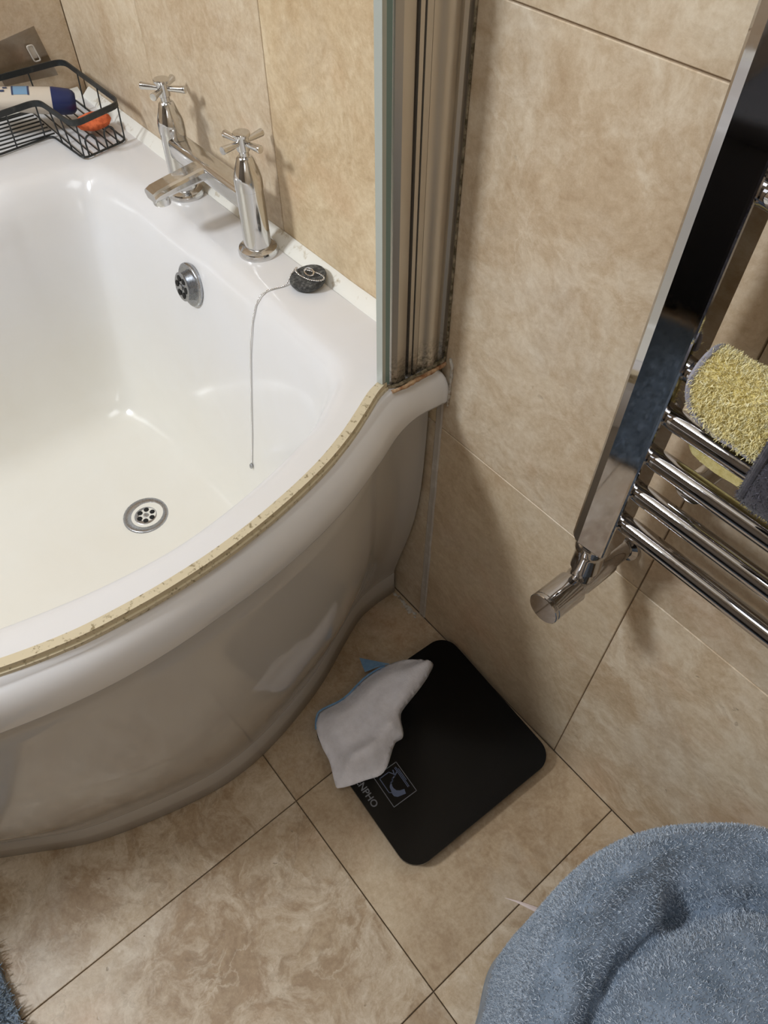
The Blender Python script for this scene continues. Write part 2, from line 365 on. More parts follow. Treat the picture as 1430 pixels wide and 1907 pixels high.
def basin_z(pts):       # height of the basin surface under plan points inside the inner edge
    P = np.asarray(pts, float); S0 = Ic; S1 = np.roll(Ic, -1, 0); mid = (S0 + S1) / 2; ds = np.linalg.norm(S1 - S0, axis=1)
    D2 = ((P[:, None, :] - mid[None]) ** 2).sum(2) + 1e-8
    p = 6.0; c = 1.1781            # integral of (1+s^2)^-3
    D = ((ds[None] * D2 ** (-p/2)).sum(1) / c) ** (-1 / (p - 1))
    fac = 1 - .50 * np.clip((-.88 - P[:, 0]) / .25, 0, 1) ** 1.0
    fac = np.where(P[:, 1] < -1.0, fac * (1 - .6 * np.clip((-1.0 - P[:, 1]) / .5, 0, 1)), fac)
    d = D * fac
    return np.interp(d, KD, KZ)
_k = catmull([(0, .564), (.008, .561), (.018, .545), (.030, .505), (.045, .41), (.060, .310), (.078, .232), (.100, .198), (.14, .187), (.22, .182), (.5, .178)], 8)
KD = [float(q[0]) for q in _k]; KZ = [float(q[1]) for q in _k]
N = len(Oc)
rings = []
under = Oc + (Ic - Oc) / np.linalg.norm(Ic - Oc, axis=1)[:, None] * .012
def off(d): return Oc + (Ic - Oc) / np.linalg.norm(Ic - Oc, axis=1)[:, None] * d
prof = [(under, .511), (off(.001), .511), (off(0), .514), (off(0), .530), (off(.0012), .5385), (off(.0045), .5470), (off(.009), .5535), (off(.0125), .5560), (off(.0145), .5575), (off(.016), ZR - .0005), (off(.019), ZR), (Ic + (Oc - Ic) * .12, ZR)]
V = []; F = []
for P_, z in prof: V += [(p[0], p[1], z) for p in P_]
cen = np.array([(-.80, min(max(p[1], -1.3), -.42)) for p in Ic])
ts = [0, .02, .045, .07, .10, .13, .16, .19, .22, .26, .30, .35, .41, .48, .58, .70, .84, .97]
for t in ts:
    q = Ic + (cen - Ic) * t
    zz = basin_z(q) if t > 0 else np.full(N, ZR - .0012)
    V += [(p[0], p[1], z) for p, z in zip(q, zz)]
nr = len(prof) + len(ts)
for r in range(nr - 1):
    for i in range(N):
        j = (i + 1) % N; F.append((r*N + i, r*N + j, (r+1)*N + j, (r+1)*N + i))
F.append(tuple(range((nr-1)*N, nr*N)))
shell = mesh_obj('tub_shell', V, F, M_BATH, bath)
bm = bmesh.new(); bm.from_mesh(shell.data); bmesh.ops.triangulate(bm, faces=[f for f in bm.faces if len(f.verts) > 4]); bmesh.ops.recalc_face_normals(bm, faces=bm.faces)
f0 = min(bm.faces, key=lambda f: abs(f.calc_center_median().z - ZR) + (0 if f.calc_center_median().y > -.1 else 1))
if f0.normal.z < 0: bmesh.ops.reverse_faces(bm, faces=bm.faces)
bm.to_mesh(shell.data); bm.free()
# front panel: lofted between the recessed line under the rim and the base
key = 18
Ok = [np.array(p) for p in O[:key+1]]; Ik = [np.array(p) for p in I[:key+1]]
Tk = []
for k, (o_, i_) in enumerate(zip(Ok, Ik)):
    d = .030 if k < 3 else (.024 if k == 3 else (.016 if k == 4 else .010)); n_ = (i_ - o_) / np.linalg.norm(i_ - o_)
    if k < 3: n_ = np.array((-1, 0))
    if k >= 17: n_ = np.array((-1, 0.)); 
    Tk.append(o_ + n_ * d)
Tk[0][1] = -.004; B[0] = (-.514, -.006)
Tc = np.array(catmull(Tk, NS)); Bc = np.array(catmull(B, NS)); Nn = len(Tc)
V = []; F = []
zs = [.520, .47, .42, .37, .33, .29, .25, .21, .17, .13, .10, .078, .066, .060, .056]
zp = [.52, .33, .235, .10, .05, 0]; gp = [0, .02, .22, .78, .95, 1]
def inward(C_):
    t = np.gradient(C_, axis=0); t /= np.linalg.norm(t, axis=1)[:, None]; return np.stack([t[:, 1], -t[:, 0]], 1)   # points to -x side
Bn = inward(Bc); 
if Bn[40][0] > 0: Bn = -Bn
zg = catmull([(0, 1), (.05, .97), (.10, .80), (.235, .27), (.33, .07), (.43, .01), (.52, 0)], 8)
for z in zs:
    g = float(np.interp(z, [a[0] for a in zg], [a[1] for a in zg])); q = Tc + (Bc + Bn * .004 - Tc) * g
    V += [(p[0], p[1], z) for p in q]
for r in range(len(zs) - 1):
    for i in range(Nn - 1): F.append((r*Nn + i, r*Nn + i + 1, (r+1)*Nn + i + 1, (r+1)*Nn + i))
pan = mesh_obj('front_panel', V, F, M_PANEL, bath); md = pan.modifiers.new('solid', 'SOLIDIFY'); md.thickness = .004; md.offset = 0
V = []; F = []
for o_, z in ((.006, .0585), (.002, .0582), (0, .056), (0, .030), (-.002, .002)):
    V += [(p[0], p[1], z) for p in Bc + Bn * o_]
for r in range(4):
    for i in range(Nn - 1): F.append((r*Nn + i, r*Nn + i + 1, (r+1)*Nn + i + 1, (r+1)*Nn + i))
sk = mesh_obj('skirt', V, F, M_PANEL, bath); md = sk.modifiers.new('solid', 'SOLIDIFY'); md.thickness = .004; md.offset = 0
# sealant beads
bm = bmesh.new(); pr = [(-1.333, -.0005), (-.450, -.0005)]
NB = 60; L_ = []
for k in range(NB + 1):
    x = pr[0][0] + (pr[1][0] - pr[0][0]) * k / NB; w = .0175 + .002 * noise.noise((x*14, 0, 3)); h = .0115 + .0015 * noise.noise((x*17, 5, 1))
    L_.append([bm.verts.new(c) for c in ((x, -.0005, ZR - .001), (x, -w, ZR - .001), (x, -w + .002, ZR + .0022), (x, -.0035, ZR + h), (x, -.0005, ZR + h + .001))])
for a, b in zip(L_, L_[1:]):
    for k in range(5): bm.faces.new((a[k], a[(k+1) % 5], b[(k+1) % 5], b[k]))
bm.faces.new(L_[0]); bm.faces.new(L_[-1]); o = bm_obj('sealant_bead', bm, M_SEALANT, bath); o['label'] = 'white sealant bead along the tap wall'
bm = bmesh.new(); L_ = []
for k in range(NB + 1):
    y = -.0155 - 1.6 * k / NB
    L_.append([bm.verts.new(c) for c in ((-1.3455, y, ZR - .001), (-1.331, y, ZR - .001), (-1.333, y, ZR + .002), (-1.3455, y, ZR + .012))])
for a, b in zip(L_, L_[1:]):
    for k in range(4): bm.faces.new((a[k], a[(k+1) % 4], b[(k+1) % 4], b[k]))
bm.faces.new(L_[0]); bm.faces.new(L_[-1]); bm_obj('sealant_bead', bm, M_SEALANT, bath)
# waste / drain
zf = float(basin_z([(-.786, -.296)])[0])
def waste(name, origin, axis, r, face_r, proud, parent, label):
    bm = bmesh.new()
    add_rev(bm, origin, axis, [(-.012, face_r), (-.003, r*.98), (0, r), (.0022, r*.985), (.0032, r*.93), (.0024, r*.80), (.001, r*.66), (proud - .002, r*.60), (proud, face_r), (proud + .001, face_r*.9), (proud + .0002, face_r*.6), (proud, .004), (proud + .0008, 0)], 40)
    o = bm_obj(name, bm, M_SATIN, parent, ang=50); o['label'] = label
    d, u, v = frame_of(axis); org = Vector(origin)
    for k in range(6):
        a = 2*math.pi*k/6; c = org + d * (proud + .0006) + (u*math.cos(a) + v*math.sin(a)) * face_r * .60
        bm = bmesh.new(); add_rev(bm, c, axis, [(-.001, face_r*.22), (.0007, face_r*.22), (.0009, face_r*.17)], 14)
        bm_obj('drain_hole', bm, M_DARKHOLE, o)
    bm = bmesh.new(); add_rev(bm, org + d * (proud + .001), axis, [(-.001, .0042), (.001, .004), (.0016, .0025), (.0016, 0)], 14); bm_obj('screw', bm, M_SATIN, o)
    return o
waste('plug_hole', (-.786, -.296, zf - .001), (0, 0, 1), .036, .0185, .0006, bath, 'round chrome plug hole with six drain openings')
# pale surround dish of the plug hole
ofy = None
for yy in np.arange(-.084, -.2, -.0005):
    if basin_z([(-.822, yy)])[0] < .508: ofy = yy; break
ax = Vector((0.0, -1, .18))
waste('overflow_cover', (-.828, ofy - .002, .506), ax, .030, .0195, .013, bath, 'chrome overflow cover on the tap end wall of the basin')

# ------------------------------------------------------------------ bath filler taps
tap = empty('bath_mixer_tap', (-.85, -.04, ZR)); tag(tap, 'chrome bath mixer with two cross handles standing on the bath rim by the wall', 'tap')
for (x, y, ang) in ((-.941, -.041, 38), (-.753, -.042, 10)):
    bm = bmesh.new(); add_rev(bm, (x, y, ZR - .001), (0, 0, 1), [(0, .026), (.005, .026), (.009, .0245), (.012, .020), (.0125, .0175), (.086, .0168), (.0865, .0174), (.098, .0172), (.104, .0158), (.122, .0098), (.124, .0080), (.1245, .0058), (.132, .0058)], 32)
    bm_obj('tap_pillar', bm, M_TAPCHROME, tap, ang=30)
    z0 = ZR + .129
    bm = bmesh.new(); add_rev(bm, (x, y, z0), (0, 0, 1), [(0, .0072), (.001, .0078), (.016, .0078), (.0165, .0098), (.0195, .0103), (.0205, .0098), (.0210, 0)], 24)
    h = bm_obj('cross_handle', bm, M_TAPCHROME, tap, ang=30)
    for k in range(4):
        a = math.radians(ang + 90*k); d = (math.cos(a), math.sin(a), 0.03)
        bm = bmesh.new(); add_rev(bm, (x + d[0]*.006, y + d[1]*.006, z0 + .0095), d, [(0, .0030), (.004, .0032), (.020, .0043), (.0235, .0046), (.0245, .0042), (.0247, 0)], 16)
        bm_obj('handle_arm', bm, M_TAPCHROME, h, ang=30)
bm = bmesh.new(); add_box(bm, (-.934, -.056, .6215), (-.760, -.028, .6475), .0055, 3); bm_obj('bridge', bm, M_TAPCHROME, tap)
sx0, sx1 = -.868, -.836
bm = bmesh.new()
V = []
sec = []
for (y, zt, zb, hw) in ((-.045, .645, .628, .0150), (-.060, .6455, .6285, .0150), (-.100, .6405, .6255, .0150), (-.122, .637, .6225, .0150), (-.1285, .634, .6225, .0145)):
    cx_ = -.850; e = .005
    sec.append([bm.verts.new(c) for c in ((cx_ - hw, y, zb + e), (cx_ - hw, y, zt - e), (cx_ - hw + e*.35, y, zt - e*.35), (cx_ - hw + e, y, zt), (cx_ + hw - e, y, zt), (cx_ + hw - e*.35, y, zt - e*.35), (cx_ + hw, y, zt - e), (cx_ + hw, y, zb + e), (cx_ + hw - e, y, zb), (cx_ - hw + e, y, zb))])
for a, b in zip(sec, sec[1:]):
    for k in range(10): bm.faces.new((a[k], a[(k+1) % 10], b[(k+1) % 10], b[k]))
bm.faces.new(sec[0]); bm.faces.new(sec[-1]); sp = bm_obj('spout', bm, M_TAPCHROME, tap, ang=25)
bm = bmesh.new(); add_rev(bm, (-.850, -.115, .6225), (0, 0, -1), [(-.003, .0115), (.006, .0115), (.0075, .011), (.0075, .009), (.004, .009), (.004, 0)], 24); bm_obj('aerator', bm, M_TAPCHROME, sp, ang=30)

# ------------------------------------------------------------------ plug and chain
plug = empty('bath_plug', (-.652, -.031, ZR)); tag(plug, 'dark round rubber bath plug with ball chain lying on rim below right tap', 'bath plug')
bm = bmesh.new(); add_rev(bm, (-.652, -.033, ZR + .001), (-.10, -.16, 1), [(0, .0165), (.002, .020), (.007, .0225), (.0095, .0232), (.0115, .0225), (.0122, .019), (.0115, .015), (.0125, .004), (.013, 0)], 32)
M_PLUG = stained('limescaled_rubber', srgb(52, 52, 52), srgb(120, 120, 116), 210, .45, .68, .7, .75).m
bm_obj('stopper', bm, M_PLUG, plug)
zt = ZR + .0135 + .002
ring = [(-.652 + .008*math.cos(a), -.033 + .004*math.sin(a), zt + .002 + .002*math.sin(a)) for a in np.linspace(0, 2*math.pi, 13)[:-1]]
bm = bmesh.new(); add_tube(bm, ring, .001, 6, True); bm_obj('pull_ring', bm, M_CHROME, plug)
def chain_path():
    top = [(-.658, -.033, zt + .002), (-.645, -.026, zt + .001), (-.634, -.024, zt), (-.631, -.031, zt), (-.640, -.040, zt), (-.655, -.044, zt), (-.668, -.042, zt - .001), (-.6755, -.036, ZR + .0125), (-.672, -.046, ZR + .010), (-.668, -.058, ZR + .0020), (-.671, -.072, ZR + .0016), (-.674, -.083, ZR + .0015)]
    dn = []
    for k in range(1, 60):
        y = -.083 - (.146 - .083) * k / 59; x = -.674 - .004 * (k/59); z = float(basin_z([(x, y)])[0]); dn.append((x, y, z))
    # keep chain just off the surface
    out = [np.array(p) for p in catmull(top, 6)]
    for (x, y, z) in dn:
        z2 = float(basin_z([(x, y - .001)])[0]); nrm = np.array((0, -(z - z2) / .001 * -1, 1.0)); s = (z2 - z) / .001
        nrm = np.array((0, s * -1 * -1, 1.0)); nrm = np.array((0, (z2 - z) / .001, 1.0)); nrm /= np.linalg.norm(nrm)
        if nrm[1] > 0: nrm[1] *= -1
        out.append(np.array((x, y, z)) + nrm * .0015)
    return out
cp = chain_path(); seg = np.array(cp); dl = np.r_[0, np.cumsum(np.linalg.norm(np.diff(seg, axis=0), axis=1))]
bm = bmesh.new(); step = .00265
for s in np.arange(0, dl[-1], step):
    p = [float(np.interp(s, dl, seg[:, k])) for k in range(3)]
    m_ = Matrix.Translation(p); bmesh.ops.create_icosphere(bm, subdivisions=1, radius=.00125, matrix=m_)
tube = [tuple(p) for p in cp[::2]]
add_tube(bm, tube, .0004, 4)
o = bm_obj('ball_chain', bm, M_CHROME, plug, ang=180); o['label'] = 'fine chrome ball chain hanging down the basin wall'; o['kind'] = 'stuff'
e = cp[-1]; bm = bmesh.new(); add_rev(bm, (e[0], e[1] - .001, e[2] + .002), (.2, -.2, -1), [(0, .0012), (.002, .0025), (.006, .0028), (.008, .0018), (.009, 0)], 10); bm_obj('chain_end', bm, M_SATIN, plug)

# ------------------------------------------------------------------ shower screen (wall profile + curved glass)
scr = empty('shower_screen', (-.45, -.06, ZR)); tag(scr, 'metal shower screen profile with blue green glass edge and yellowed seal on bath rim', 'shower screen')
ZT = 1.46; ZP = ZR - .0002 + .0005
bm = bmesh.new()
# wall channel with a broad rounded face
half = [(-.4425, -.0005), (-.4425, -.0055), (-.4445, -.0085)] + [(-.4445 + .0042*math.sin(math.pi*k/8), -.0085 - .0255*k/8) for k in range(1, 8)] + [(-.4445, -.034), (-.4450, -.0385), (-.468, -.0385), (-.468, -.0005)]
add_prism(bm, half, ZP + .001, ZT); bm_obj('wall_channel', bm, M_PROFILE, scr, ang=28)
bm = bmesh.new(); add_prism(bm, [(-.4438, -.0400), (-.4438, -.0462), (-.466, -.0462), (-.466, -.0400)], ZP + .001, ZT, .0004); bm_obj('channel_rib', bm, M_PROFILE, scr)
bm = bmesh.new(); add_prism(bm, [(-.4445, -.0478), (-.4445, -.0520), (-.466, -.0520), (-.466, -.0478)], ZP + .001, ZT, .0004); bm_obj('channel_rib', bm, M_PROFILE, scr)
bm = bmesh.new(); add_prism(bm, [(-.4490, -.0385), (-.4490, -.0560), (-.464, -.0560), (-.464, -.0385)], ZP + .001, ZT); bm_obj('channel_groove', bm, M_GROOVE, scr)['label'] = 'black recess between the metal ribs'
bm = bmesh.new(); add_prism(bm, [(-.4445, -.0560), (-.4440, -.0575), (-.4440, -.0680), (-.4460, -.0715), (-.4470, -.0735), (-.464, -.0735), (-.464, -.0560)], ZP + .0005, ZT, .0003); bm_obj('hinge_profile', bm, M_PROFILE, scr, ang=28)
GC = catmull([(-.4505, -.0765), (-.4490, -.0860), (-.4440, -.1000), (-.4310, -.1245), (-.4135, -.160), (-.3965, -.205), (-.3805, -.270), (-.3715, -.330), (-.3690, -.380), (-.3700, -.420), (-.3750, -.470), (-.3900, -.530), (-.4110, -.585), (-.4360, -.640), (-.4670, -.700), (-.5030, -.760)], 6)
GC = [np.array(p) for p in GC]
bm = bmesh.new(); ribbon_strip(bm, GC[3:], -.0078, .0065, ZR - .001, ZR + .0035); ribbon_strip(bm, GC[3:], -.0040, .0045, ZR + .0002, ZR + .0095)
o = bm_obj('bottom_seal', bm, M_SEAL, scr); o['label'] = 'yellowed rubber strip with dark mould specks along the bath rim'
bm = bmesh.new(); ribbon_strip(bm, GC[:5], -.0035, .0035, ZR + .0045, ZT); bm_obj('hinge_seal', bm, M_GLASSEDGE, scr)['label'] = 'blue green translucent vertical seal'
bm = bmesh.new(); ribbon_strip(bm, GC[4:8], -.0036, .0036, ZR + .011, ZT); bm_obj('glass_edge_strip', bm, M_CLEARSEAL, scr)['label'] = 'pale clear vertical edge strip'
# mould and sealant around the foot of the profile
def blob_strip(name, pts, rad, mat, parent, seed=0, flat=.6, n=10):
    bm = bmesh.new(); P_ = catmull(pts, 5)
    add_tube(bm, P_, [rad * (.7 + .6*abs(noise.noise((i*.45, seed, 0)))) for i in range(len(P_))], n)
    for v in bm.verts: v.co += Vector(noise.noise_vector(v.co * 160 + Vector((seed, 0, 0)))) * rad * .25
    return bm_obj(name, bm, mat, parent)
blob_strip('mouldy_sealant', [(-.4415, -.002, ZR + .0015), (-.4405, -.018, ZR + .0012), (-.4405, -.035, ZR + .001), (-.4415, -.052, ZR + .0008), (-.4425, -.070, ZR + .0008), (-.447, -.079, ZR + .0008)], .0032, M_MOULD, scr, 1)
o = blob_strip('mouldy_sealant', [(-.4405, -.0022, ZR - .002), (-.4390, -.0020, ZR + .03), (-.4395, -.0016, ZR + .08), (-.4400, -.0012, ZR + .18), (-.4400, -.001, ZR + .5), (-.4400, -.001, ZT)], .0016, M_MOULD, scr, 5)
blob_strip('rust_stain', [(-.4365, -.004, ZR + .0002), (-.4360, -.022, ZR), (-.4365, -.045, ZR), (-.4365, -.064, ZR), (-.4390, -.079, ZR)], .0028, M_RUST, bath, 9)['label'] = 'rusty orange stain on the rim end by the screen foot'
blob_strip('sealant_bead', [(-.4320, -.0015, ZR + .008), (-.4285, -.0010, ZR - .004), (-.4290, -.0010, ZR - .03), (-.4300, -.0010, ZR - .060)], .0024, M_SMEAR, bath, 3)
# silicone line on the wall below the rim end, filler smear on floor
bm = bmesh.new(); L_ = []
for k in range(41):
    z = .502 - .5 * k / 40; xl = -.4480 - .0035 * k/40 + .001 * noise.noise((z*20, 1, 0)); xr = -.4370 + .001 * k/40 + .0008 * noise.noise((z*25, 7, 0))
    L_.append([bm.verts.new(c) for c in ((xl, -.0002, z), (xl + .0025, -.0022, z), ((xl + xr)/2, -.0012, z), (xr - .002, -.0017, z), (xr, -.0002, z))])
for a, b in zip(L_, L_[1:]):
    for k in range(5): bm.faces.new((a[k], a[(k+1) % 5], b[(k+1) % 5], b[k]))
o = bm_obj('trim_1', bm, M_SILI); tag(o, 'pale silicone line running down the wall from the bath rim end', None, None, 'structure')
bm = bmesh.new()
rr = random.Random(3)
for (x, y, r) in ((-.467, -.0105, .0075), (-.476, -.009, .005), (-.486, -.008, .004), (-.495, -.0075, .0045), (-.506, -.009, .0035), (-.455, -.008, .004), (-.449, -.012, .002), (-.478, -.016, .0018)):
    pts = []
    nn_ = 12
    c = bm.verts.new((x, y, .0016)); e_ = []
    for k in range(nn_):
        a = 2*math.pi*k/nn_; q = r * rr.uniform(.6, 1.2); e_.append(bm.verts.new((x + q*1.4*math.cos(a), min(y + q*.8*math.sin(a), -.0012), .0002)))
    for k in range(nn_): bm.faces.new((c, e_[k], e_[(k+1) % nn_]))
o = bm_obj('trim_2', bm, M_SMEAR); tag(o, 'white filler smears on the floor between bath panel and wall', None, None, 'structure')

# ------------------------------------------------------------------ wire caddy, tube, pumice, hook pad
bk = empty('wire_bath_caddy', (-1.24, -.12, ZR)); tag(bk, 'black wire L shaped caddy standing on bath rim corner', 'bath caddy')
ZB = ZR + .003; ZT2 = .622
Lout = [(-1.335, -.030), (-1.131, -.030), (-1.109, -.116), (-1.215, -.122), (-1.205, -.215), (-1.200, -.300), (-1.335, -.300)]
Lb = [(-1.330, -.034), (-1.137, -.034), (-1.122, -.111), (-1.224, -.117), (-1.214, -.210), (-1.210, -.295), (-1.330, -.295)]
def round_poly(P, r, n=5):
    out = []; N_ = len(P)
    for i in range(N_):
        p = Vector(P[i]); a = (Vector(P[i-1]) - p); b = (Vector(P[(i+1) % N_]) - p); rr_ = min(r, a.length*.45, b.length*.45)
        s = p + a.normalized() * rr_; e_ = p + b.normalized() * rr_
        for k in range(n + 1):
            t = k / n; out.append(tuple((1-t)**2 * s + 2*t*(1-t) * p + t*t * e_))
    return out
def dens(P, step=.012, closed=True):
    out = []
    for i in range(len(P) if closed else len(P) - 1):
        a = Vector(P[i]); b = Vector(P[(i+1) % len(P)]); n = max(1, int((b - a).length / step))
        for k in range(n): out.append(tuple(a.lerp(b, k / n)))
    return out
top = dens(round_poly(Lout, .018))
bm = bmesh.new(); Nt = len(top); rings_ = []
for i in range(Nt):
    a = Vector(top[i-1]); b = Vector(top[(i+1) % Nt]); t = (b - a).normalized(); nn = Vector((-t.y, t.x)); p = Vector(top[i])
    q = []
    for (w, z) in ((-.0012, -.0042), (.0012, -.0042), (.0012, .0042), (-.0012, .0042)):
        q.append(bm.verts.new((p.x + nn.x*w, p.y + nn.y*w, ZT2 + z)))
    rings_.append(q)
for i in range(Nt):
    a, b = rings_[i], rings_[(i+1) % Nt]
    for k in range(4): bm.faces.new((a[k], a[(k+1) % 4], b[(k+1) % 4], b[k]))
bm_obj('top_band', bm, M_BLACKMETAL, bk)
bm = bmesh.new(); add_tube(bm, [(p[0], p[1], ZB) for p in dens(round_poly(Lb, .012))], .0016, 6, True); bm_obj('bottom_frame', bm, M_BLACKMETAL, bk)
def wire(name, pts, r=.0012):
    bm = bmesh.new(); add_tube(bm, pts, r, 6); return bm_obj(name, bm, M_BLACKMETAL, bk)
for k in range(6):      # floor wires of the right arm run along x
    y = -.046 - .0125 * k; wire('floor_wire', [(-1.326, y, ZB + .001), (-1.138 + (-.030 - y) * .18, y, ZB + .001)])
for k in range(8):      # floor wires of the left arm run along y
    x = -1.318 + .0135 * k; wire('floor_wire', [(x, -.112, ZB + .0022), (x, -.294, ZB + .0022)])
for (a, b) in (((-1.135, -.034), (-1.137, -.036)), ((-1.118, -.108), (-1.124, -.109)), ((-1.150, -.118), (-1.160, -.1125)), ((-1.185, -.1195), (-1.190, -.1145)), ((-1.214, -.128), (-1.223, -.128)), ((-1.209, -.175), (-1.218, -.175)), ((-1.206, -.225), (-1.214, -.225)), ((-1.203, -.270), (-1.211, -.270)), ((-1.28, -.031), (-1.28, -.035)), ((-1.21, -.031), (-1.21, -.035)), ((-1.334, -.09), (-1.329, -.09)), ((-1.334, -.16), (-1.329, -.16)), ((-1.334, -.23), (-1.329, -.23))):
    wire('side_wire', [(a[0], a[1], ZT2 - .003), ((a[0]+b[0])/2, (a[1]+b[1])/2, (ZT2+ZB)/2), (b[0], b[1], ZB)])
for y0, y1 in ((-.050, -.068), (-.083, -.101)):        # small arches at the end of the right arm
    P_ = []
    def ex(y): return -1.1365 + (-.034 - y) * .19
    for k in range(11):
        a = math.pi * k / 10; y = (y0 + y1)/2 + (y0 - y1)/2 * math.cos(a); P_.append((ex(y), y, ZB + .019 + .009 * math.sin(a)))
    wire('end_arch', [(ex(y0), y0, ZB)] + P_ + [(ex(y1), y1, ZB)], .0014)
# squeezy tube lying in the caddy
tb = empty('squeezy_tube', (-1.25, -.1, .6)); tag(tb, 'white squeezy tube with navy cap and blue label lying in wire caddy', 'tube')
c0 = Vector((-1.226, -.064, .603)); axd = Vector((-.049, -.130, .024)).normalized()
def frame_for(ax_):
    s = ax_.cross(Vector((0, 0, 1))).normalized(); return s, s.cross(ax_).normalized()
S_, U_ = frame_for(axd)
def loft(name, secs, mat, parent, n=28, c0=c0, ax_=axd, S=S_, U=U_):   # secs: (t, half width, half height)
    bm = bmesh.new(); rg = []
    for t, a, b in secs:
        rg.append([bm.verts.new(c0 + ax_*t + S*(a*math.cos(2*math.pi*k/n)) + U*(b*math.sin(2*math.pi*k/n))) for k in range(n)])
    for p, q in zip(rg, rg[1:]):
        for k in range(n): bm.faces.new((p[k], p[(k+1) % n], q[(k+1) % n], q[k]))
    bm.faces.new(rg[0]); bm.faces.new(rg[-1]); return bm_obj(name, bm, mat, parent)
body = loft('tube_body', [(.034, .0215, .0185), (.06, .0225, .0175), (.10, .0235, .0150), (.14, .0245, .0100), (.165, .0250, .0035), (.175, .0250, .0012)], M_TUBE, tb)
loft('cap', [(0, .0125, .0115), (.003, .0160, .0150), (.008, .0185, .0175), (.030, .0212, .0190), (.034, .0214, .0188)], M_NAVY, tb)
def patch(name, t0, t1, a0, a1, mat, lift=.0004):
    bm = bmesh.new(); g = []
    T_ = [.034, .06, .10, .14, .165]; A_ = [.0215, .0225, .0235, .0245, .025]; B_ = [.0185, .0175, .015, .010, .0035]
    for i in range(5):
        t = t0 + (t1 - t0)*i/4; a = np.interp(t, T_, A_) + lift; b = np.interp(t, T_, B_) + lift; row = []
        for j in range(9):
            an = math.radians(a0 + (a1 - a0)*j/8); row.append(bm.verts.new(c0 + axd*t + S_*(a*math.cos(an)) + U_*(b*math.sin(an))))
        g.append(row)
    for i in range(4):
        for j in range(8): bm.faces.new((g[i][j], g[i][j+1], g[i+1][j+1], g[i+1][j]))
    return bm_obj(name, bm, mat, body)
patch('label_band', .066, .086, 25, 130, M_TUBEBLUE); patch('label_band', .108, .150, 25, 130, M_TUBEBLUE)
patch('label_stripe', .064, .0665, 20, 132, M_INK, .0006); patch('label_stripe', .086, .0885, 20, 132, M_INK, .0006); patch('label_stripe', .105, .108, 20, 132, M_INK, .0006)
for (t, a) in ((.093, 60), (.094, 85), (.098, 105)): patch('label_print', t, t + .006, a, a + 11, M_INK, .0007)
# orange sponge
bm = bmesh.new(); bmesh.ops.create_icosphere(bm, subdivisions=4, radius=1)
for v in bm.verts:
    nz = noise.noise(v.co * 2.4) * .08 + noise.noise(v.co * 9) * .04; v.co = Vector((v.co.x*.022, v.co.y*.027, v.co.z*.011)) * (1 + nz) + Vector((-1.190, -.058, ZB + .0165))
tag(bm_obj('bath_sponge', bm, M_ORANGE), 'small orange sponge lying in wire caddy beside the navy cap', 'sponge')
# adhesive hook pad on left wall
hk = empty('adhesive_hook', (X0, -.08, .64)); tag(hk, 'clear plastic adhesive hook pad stuck to left wall behind caddy', 'hook')
bm = bmesh.new(); q = [(-.128, .604), (-.040, .600), (-.053, .673), (-.140, .660)]
a_ = [bm.verts.new((X0 + .0003, y, z)) for y, z in q]; b_ = [bm.verts.new((X0 + .0012, y, z)) for y, z in q]
bm.faces.new(a_); bm.faces.new(b_); [bm.faces.new((a_[k], a_[(k+1) % 4], b_[(k+1) % 4], b_[k])) for k in range(4)]
bm_obj('backing_sheet', bm, M_SHEET, hk, False)
bm = bmesh.new()
P_ = dens(round_poly([(-.071, .628), (-.061, .628), (-.066, .651), (-.076, .651)], .003), .006)
add_tube(bm, [(X0 + .006, y, z) for y, z in P_], .0012, 6, True); M_CLEARP = plain('clear_plastic', srgb(205, 198, 190), .15); bm_obj('hook_loop', bm, M_CLEARP, hk)
bm = bmesh.new(); add_box(bm, (X0 + .001, -.073, .632), (X0 + .0055, -.064, .650), .001); bm_obj('hook_base', bm, M_CLEARP, hk)

# ------------------------------------------------------------------ towel radiator
rad = empty('towel_radiator', (-.17, -.07, .6)); tag(rad, 'chrome ladder towel radiator mounted on tiled wall right of the bath', 'towel radiator')
bm = bmesh.new()
pp = [(-.1895, -.0555), (-.1895, -.0720)] + [(-.1895 + .0105*(1 - math.cos(math.radians(a))), -.0720 - .0125*math.sin(math.radians(a))) for a in (20, 40, 60, 80)] + [(-.1770, -.0860)] + [(-.1545 + .0030*math.sin(math.radians(a)), -.0838 + .0030*(1 - math.cos(math.radians(a)))) for a in (0, 30, 60, 90)] + [(-.1515, -.0555)]
add_prism(bm, pp, .577, 1.50, .0012); bm_obj('upright', bm, M_CHROME_RAD, rad, ang=9)
bm = bmesh.new(); add_prism(bm, [(-p[0] + .18, p[1]) for p in pp], .577, 1.50, .0012); bm_obj('upright', bm, M_CHROME_RAD, rad, ang=9)
RZ = [.6185, .6590, .6990, .7400, .7810, .900, .9405, .981, 1.0215, 1.13, 1.17, 1.21, 1.25, 1.36, 1.40, 1.44]
for z in RZ:
    bm = bmesh.new(); add_rev(bm, (-.1535, -.0700, z), (1, 0, 0), [(0, .0078), (.006, .0083), (.0075, .0085), (.478, .0085), (.4795, .0083), (.4855, .0078)], 28); bm_obj('rail', bm, M_CHROME_RAD, rad, ang=40)
for z in (.683, 1.30):
    for x in (-.120, .30):
        bm = bmesh.new(); add_rev(bm, (x, -.0004, z), (0, -1, 0), [(0, .014), (.004, .014), (.006, .009), (.050, .009), (.052, .0125), (.060, .0125), (.061, 0)], 20); bm_obj('wall_bracket', bm, M_CHROME, rad, ang=40)
